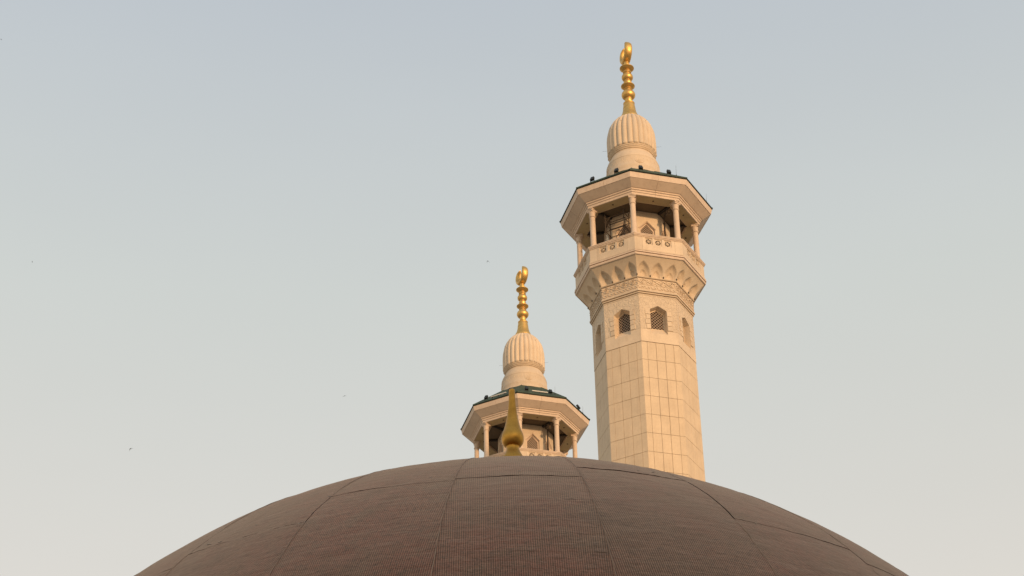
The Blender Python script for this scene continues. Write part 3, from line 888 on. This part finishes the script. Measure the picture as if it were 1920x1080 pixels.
# lon measured from straight towards the camera, positive to the right
def sph(lon, lat, r):
    a, b_ = R_(lon), R_(lat)
    return Vector((r * math.cos(b_) * math.sin(a), -r * math.cos(b_) * math.cos(a), DZ + r * math.sin(b_)))
LON0, GW = -6.4, 15.0
cuts = {0: (33.2, 42.0, 47.9), 1: (30.0, 51.3), 2: (28.0, 41.4), 3: (31.0, 39.0), -1: (29.0, 47.3), -2: (27.0, 41.6), -3: (33.0, 39.5)}
wide = {(2, 41.4, 51.0): .017, (-1, 41.6, 47.4): .013, (3, 34.0, 41.2): .010, (-2, 42, 47.0): .008}   # open meridian joints (seam index, lat range)
def seam_gap(s, lat):
    for (i, a, b_), w in wide.items():
        if i == s and a <= lat <= b_: return w
    return .0045
def jag(s, x, seed):
    return .016 * noise.noise(Vector((x * 1.7, seed * 3.1, s))) + .012 * noise.noise(Vector((x * 6.0, seed * 5.3, s + 9))) + .008 * noise.noise(Vector((x * 19.0, seed, s))) + .005 * noise.noise(Vector((x * 47.0, seed, s)))
for gi in range(-12, 12):
    la, lb = LON0 + GW * gi, LON0 + GW * (gi + 1)
    lc = (la + lb) / 2
    ct = cuts.get(gi, (28 + random.random() * 6, 42 + random.random() * 8))
    lats = [0.0, *ct, 86.0]
    front = abs(gi) <= 4
    for pi_ in range(len(lats) - 1):
        t0, t1 = lats[pi_], lats[pi_ + 1]
        b = bmesh.new(); uvl = b.loops.layers.uv.new('UVMap')
        nx = 96 if front else 10; ny = max(6, int((t1 - t0) * (2.2 if front else .6)))
        part_open = {(0, 1): (-.10, 2), (0, 2): (.12, 2), (0, 3): (-.35, 2)}            # joints that only gape along part of their length
        off = 0.003 if gi == 0 and pi_ < 3 else random.random() * .006 + (.003 if pi_ == len(lats) - 2 else 0)
        def openness(xx, q):
            ns = noise.noise(Vector((xx * 1.1, gi * 4.4, q * 9.1))) * 1.3 + noise.noise(Vector((xx * 4.7, gi * 2.4, q * 3.1))) * 1.2 + noise.noise(Vector((xx * 15.0, gi, q))) * .8
            g_ = max(0.0, min(1.3, .45 + ns)) * (.25 if abs(gi + .5) > 3 else 1)
            if (gi, q) not in part_open: return g_
            x0, x1 = part_open[(gi, q)]
            return g_ * min(1, max(0, (xx - x0) * 6))
        inner = []
        rows, uvs = [], {}
        for j in range(ny + 1):
            row = []
            for i in range(nx + 1):
                fx = i / nx
                lat = t0 + (t1 - t0) * j / ny
                wm = DR * math.cos(R_(lat))
                ga = seam_gap(gi, lat) / 2; gb = seam_gap(gi + 1, lat) / 2
                jl = .35 * jag(gi, lat * .14, 2) if ga > .006 else 0; jr = .35 * jag(gi + 1, lat * .14, 2) if gb > .006 else 0
                lon = la + math.degrees((ga + jl) / max(wm, .3)) + (lb - la - math.degrees((ga + gb + jl - jr) / max(wm, .3))) * fx
                xx = DR * R_(lon - lc) * math.cos(R_(lat))
                dl = 0
                if j == 0 and pi_ > 0: dl = math.degrees(((.0010 + .0045 * openness(xx, pi_)) + jag(gi, xx, pi_)) / DR)
                if j == ny and pi_ < len(lats) - 2: dl = math.degrees((-.001 + jag(gi, xx, pi_ + 1)) / DR)
                lat2 = lat + dl
                p0 = sph(lon, lat2, DR)
                nz = noise.noise(p0 * .9) * .011 + noise.noise(p0 * 4.0) * .0045
                edge = 0
                if pi_ > 0 and j == 0: edge = .0035 * openness(xx, pi_)
                r = DR - .014 + off + nz + edge
                v = b.verts.new(sph(lon, lat2, r)); row.append(v)
                uvs[v] = (DR * math.cos(R_(lat2)) * math.sin(R_(lon - lc)), DR * R_(lat2) + gi * .37)
            rows.append(row)
        for j in range(ny):
            for i in range(nx):
                b.faces.new((rows[j][i], rows[j][i + 1], rows[j + 1][i + 1], rows[j + 1][i]))
        # skirt
        loop = rows[0] + [r[-1] for r in rows[1:]] + rows[-1][-2::-1] + [r[0] for r in rows[-2:0:-1]]
        low = []
        cen = Vector((0, 0, DZ))
        for v in loop:
            w = b.verts.new(cen + (v.co - cen) * (1 - .06 / DR)); low.append(w); uvs[w] = uvs[v]
        for i in range(len(loop)):
            j = (i + 1) % len(loop); f_ = b.faces.new((loop[i], loop[j], low[j], low[i])); f_.material_index = 1
        for f in b.faces:
            for l in f.loops: l[uvl].uv = uvs[l.vert]
        link('dome_panel', b, M_dome, dome, smooth=True).data.materials.append(M_crackd)
# pale mortar beads on the meridian joints
for s in range(-12, 12):
    b = bmesh.new(); prev = None
    for i in range(150):
        lat = 2 + 83 * i / 149
        lon = LON0 + GW * s
        open_ = seam_gap(s, lat) > .006
        ps_ = sph(lon, lat, DR)
        hgt = -.002 + noise.noise(ps_ * .9) * .011 + .005 * noise.noise(Vector((lat * .9, s * 3.0, 0)))
        wdt = .0045 + .005 * abs(noise.noise(Vector((lat * 1.1, s * 7.0, 4))))
        if open_: hgt = -.06
        a = math.degrees(wdt / DR / max(.08, math.cos(R_(lat))))
        w = .10 * noise.noise(Vector((lat * .35, s, 1)))/max(.2, math.cos(R_(lat))) * .6
        cur = [b.verts.new(sph(lon + w - a, lat, DR - .035)), b.verts.new(sph(lon + w - a * .5, lat, DR + hgt)), b.verts.new(sph(lon + w + a * .5, lat, DR + hgt)), b.verts.new(sph(lon + w + a, lat, DR - .035))]
        if prev:
            for q in range(3): b.faces.new((prev[q], prev[q + 1], cur[q + 1], cur[q]))
        prev = cur
    link('mortar_bead', b, M_bead, dome, smooth=True)
# chips of pale mortar caught along the cracks
for lon, lat, sz in ((-21.0, 46.6, .030), (-33.5, 41.9, .05), (-31.7, 41.5, .045), (19.2, 51.9, .035), (17.0, 51.6, .02), (25.6, 40.8, .03), (1.2, 48.7, .03), (-21.6, 40.9, .035), (-9.3, 48.0, .02), (-2.4, 40.0, .012), (5.1, 43.2, .010), (-28.2, 43.2, .02)):
    b = bmesh.new()
    for q in range(3):
        bmesh.ops.create_icosphere(b, subdivisions=1, radius=sz * (.20 + .15 * random.random()), matrix=Matrix.Translation(sph(lon + (q - 1) * sz * 3.0, lat + random.uniform(-.05, .05), DR + .02)) @ Matrix.Diagonal((1.3, 1, .6, 1)))
    link('mortar_chip', b, M_chip, dome)
# cornice and drum below the visible part
bm = bmesh.new(); lathe(bm, [(8.30, 0), (8.30, 5.2), (8.55, 5.4), (8.75, 5.5), (8.75, 5.8), (8.5, 5.95), (8.25, 6.0)], 96)
link('dome_drum', bm, M_stone, dome, smooth=True)

# the brass finial on the dome
fz = DZ + DR
b = bmesh.new()
FIN0 = [(.62, -.02), (.55, .05), (.42, .12), (.30, .22), (.24, .36), (.22, .55), (.24, .62), (.23, .72), (.19, .80), (.185, .95), (.175, 1.05), (.15, 1.13), (.118, 1.19), (.098, 1.24), (.092, 1.275), (.098, 1.295), (.092, 1.31), (.08, 1.32)]
lathe(b, [(r, z) for r, z in FIN0], 40)
finl = tag(link('brass_finial', b, M_brass, None, (DC.x + .04, DC.y, DC.z + DR), smooth=True), 'weathered brass teardrop finial on top of the brown dome', 'finial')
b = bmesh.new()
lathe(b, [(.05, 1.30), (.095, 1.305), (.130, 1.33), (.154, 1.37), (.164, 1.415), (.163, 1.46), (.152, 1.51), (.134, 1.56), (.106, 1.66), (.081, 1.785), (.065, 1.91), (.053, 2.04), (.0475, 2.16), (.044, 2.26), (.035, 2.27)], 40)
link('teardrop', b, M_brass, finl, smooth=True)

# ------------------------------------------------------------------ birds
def pix_ray(px, py):
    x, y = px - 960, py - 540
    u = x * cr + y * sr; v = -x * sr + y * cr
    return Vector((u / F_PX, cp + v / F_PX * sp, sp - v / F_PX * cp)).normalized()
def bird(px, py, dist, span, wl, wr, yaw, bank, label):
    """wl / wr: how far the two wings droop (radians)"""
    b = bmesh.new()
    L = span * .36
    pr = [(.006, -.5), (.05, -.42), (.10, -.28), (.15, -.08), (.15, .10), (.10, .26), (.085, .33), (.09, .40), (.06, .47), (.01, .52)]
    rings = []
    for r, x in pr:
        rings.append([b.verts.new((r * L * math.cos(2 * PI * i / 10), x * L, r * L * .9 * math.sin(2 * PI * i / 10))) for i in range(10)])
    for j in range(len(rings) - 1):
        for i in range(10): b.faces.new((rings[j][i], rings[j][(i + 1) % 10], rings[j + 1][(i + 1) % 10], rings[j + 1][i]))
    b.faces.new(rings[0]); b.faces.new(rings[-1])
    for s, d in ((-1, wl), (1, wr)):              # swept wings, thin but solid
        top, bot = [], []
        for i in range(8):
            t = i / 7
            x = s * (.04 * L + t * span * .5 * math.cos(d * t)); z = -math.sin(d) * t * t * span * .45 + .01 * L
            ch = L * (.34 * (1 - t) ** .6 + .03); yc = .10 * L - .55 * L * t ** 1.6
            th = .02 * L * (1 - t) + .002
            for lst, dz in ((top, th), (bot, -th)):
                lst.append((b.verts.new((x, yc + ch / 2, z)), b.verts.new((x, yc, z + dz)), b.verts.new((x, yc - ch / 2, z))))
        for lst in (top, bot):
            for i in range(7):
                for q in range(2): b.faces.new((lst[i][q], lst[i + 1][q], lst[i + 1][q + 1], lst[i][q + 1]))
    for s in (-1, 1):                              # forked tail
        b.faces.new([b.verts.new(p) for p in ((0, -.42 * L, 0), (s * .05 * L, -.44 * L, .006), (s * .17 * L, -.78 * L, 0), (0, -.56 * L, .004))])
    o = link('bird', b, M_bird, None, pix_ray(px, py) * dist, smooth='all')
    o.rotation_euler = (0, bank, yaw)
    return tag(o, label, 'bird', 'birds flying in the sky')
bird(915, 489.5, 180, .46, .9, 1.2, R_(150), R_(-12), 'dark bird with drooping wings left of the smaller minaret crescent')
bird(244.5, 841.5, 180, .52, .5, .9, R_(160), R_(28), 'dark bird with arched wings low in the sky above the left slope of the dome')
bird(646, 742.3, 185, .38, .05, .25, R_(172), R_(4), 'dark bird seen side on, in the sky between the left edge and the farther minaret')
bird(60.5, 491, 230, .34, .9, .9, R_(80), R_(60), 'tiny faint bird near the left edge halfway up the sky')
bird(2, 73.5, 190, .36, .3, .3, R_(110), R_(-20), 'small dark bird at the upper left edge of the picture')

# ------------------------------------------------------------------ added unseen block, put behind the camera to shade the dome
hb = empty('shade_block', (150, -122, -24), 'added unseen block behind the viewer that shades the dome', 'building', rz=R_(SUN_AZ))
bm = bmesh.new(); box(bm, (0, 0, 42), (240, 24, 84)); link('wall', bm, M_wall, hb)
bm = bmesh.new()
for fl in range(24):
    box(bm, (0, 12.1, 5 + fl * 3.3), (232, .25, 1.5))
link('window_band', bm, M_win, hb)
bm = bmesh.new(); box(bm, (0, 0, 84.6), (242, 26, 1.2)); link('roof_slab', bm, M_wall, hb)
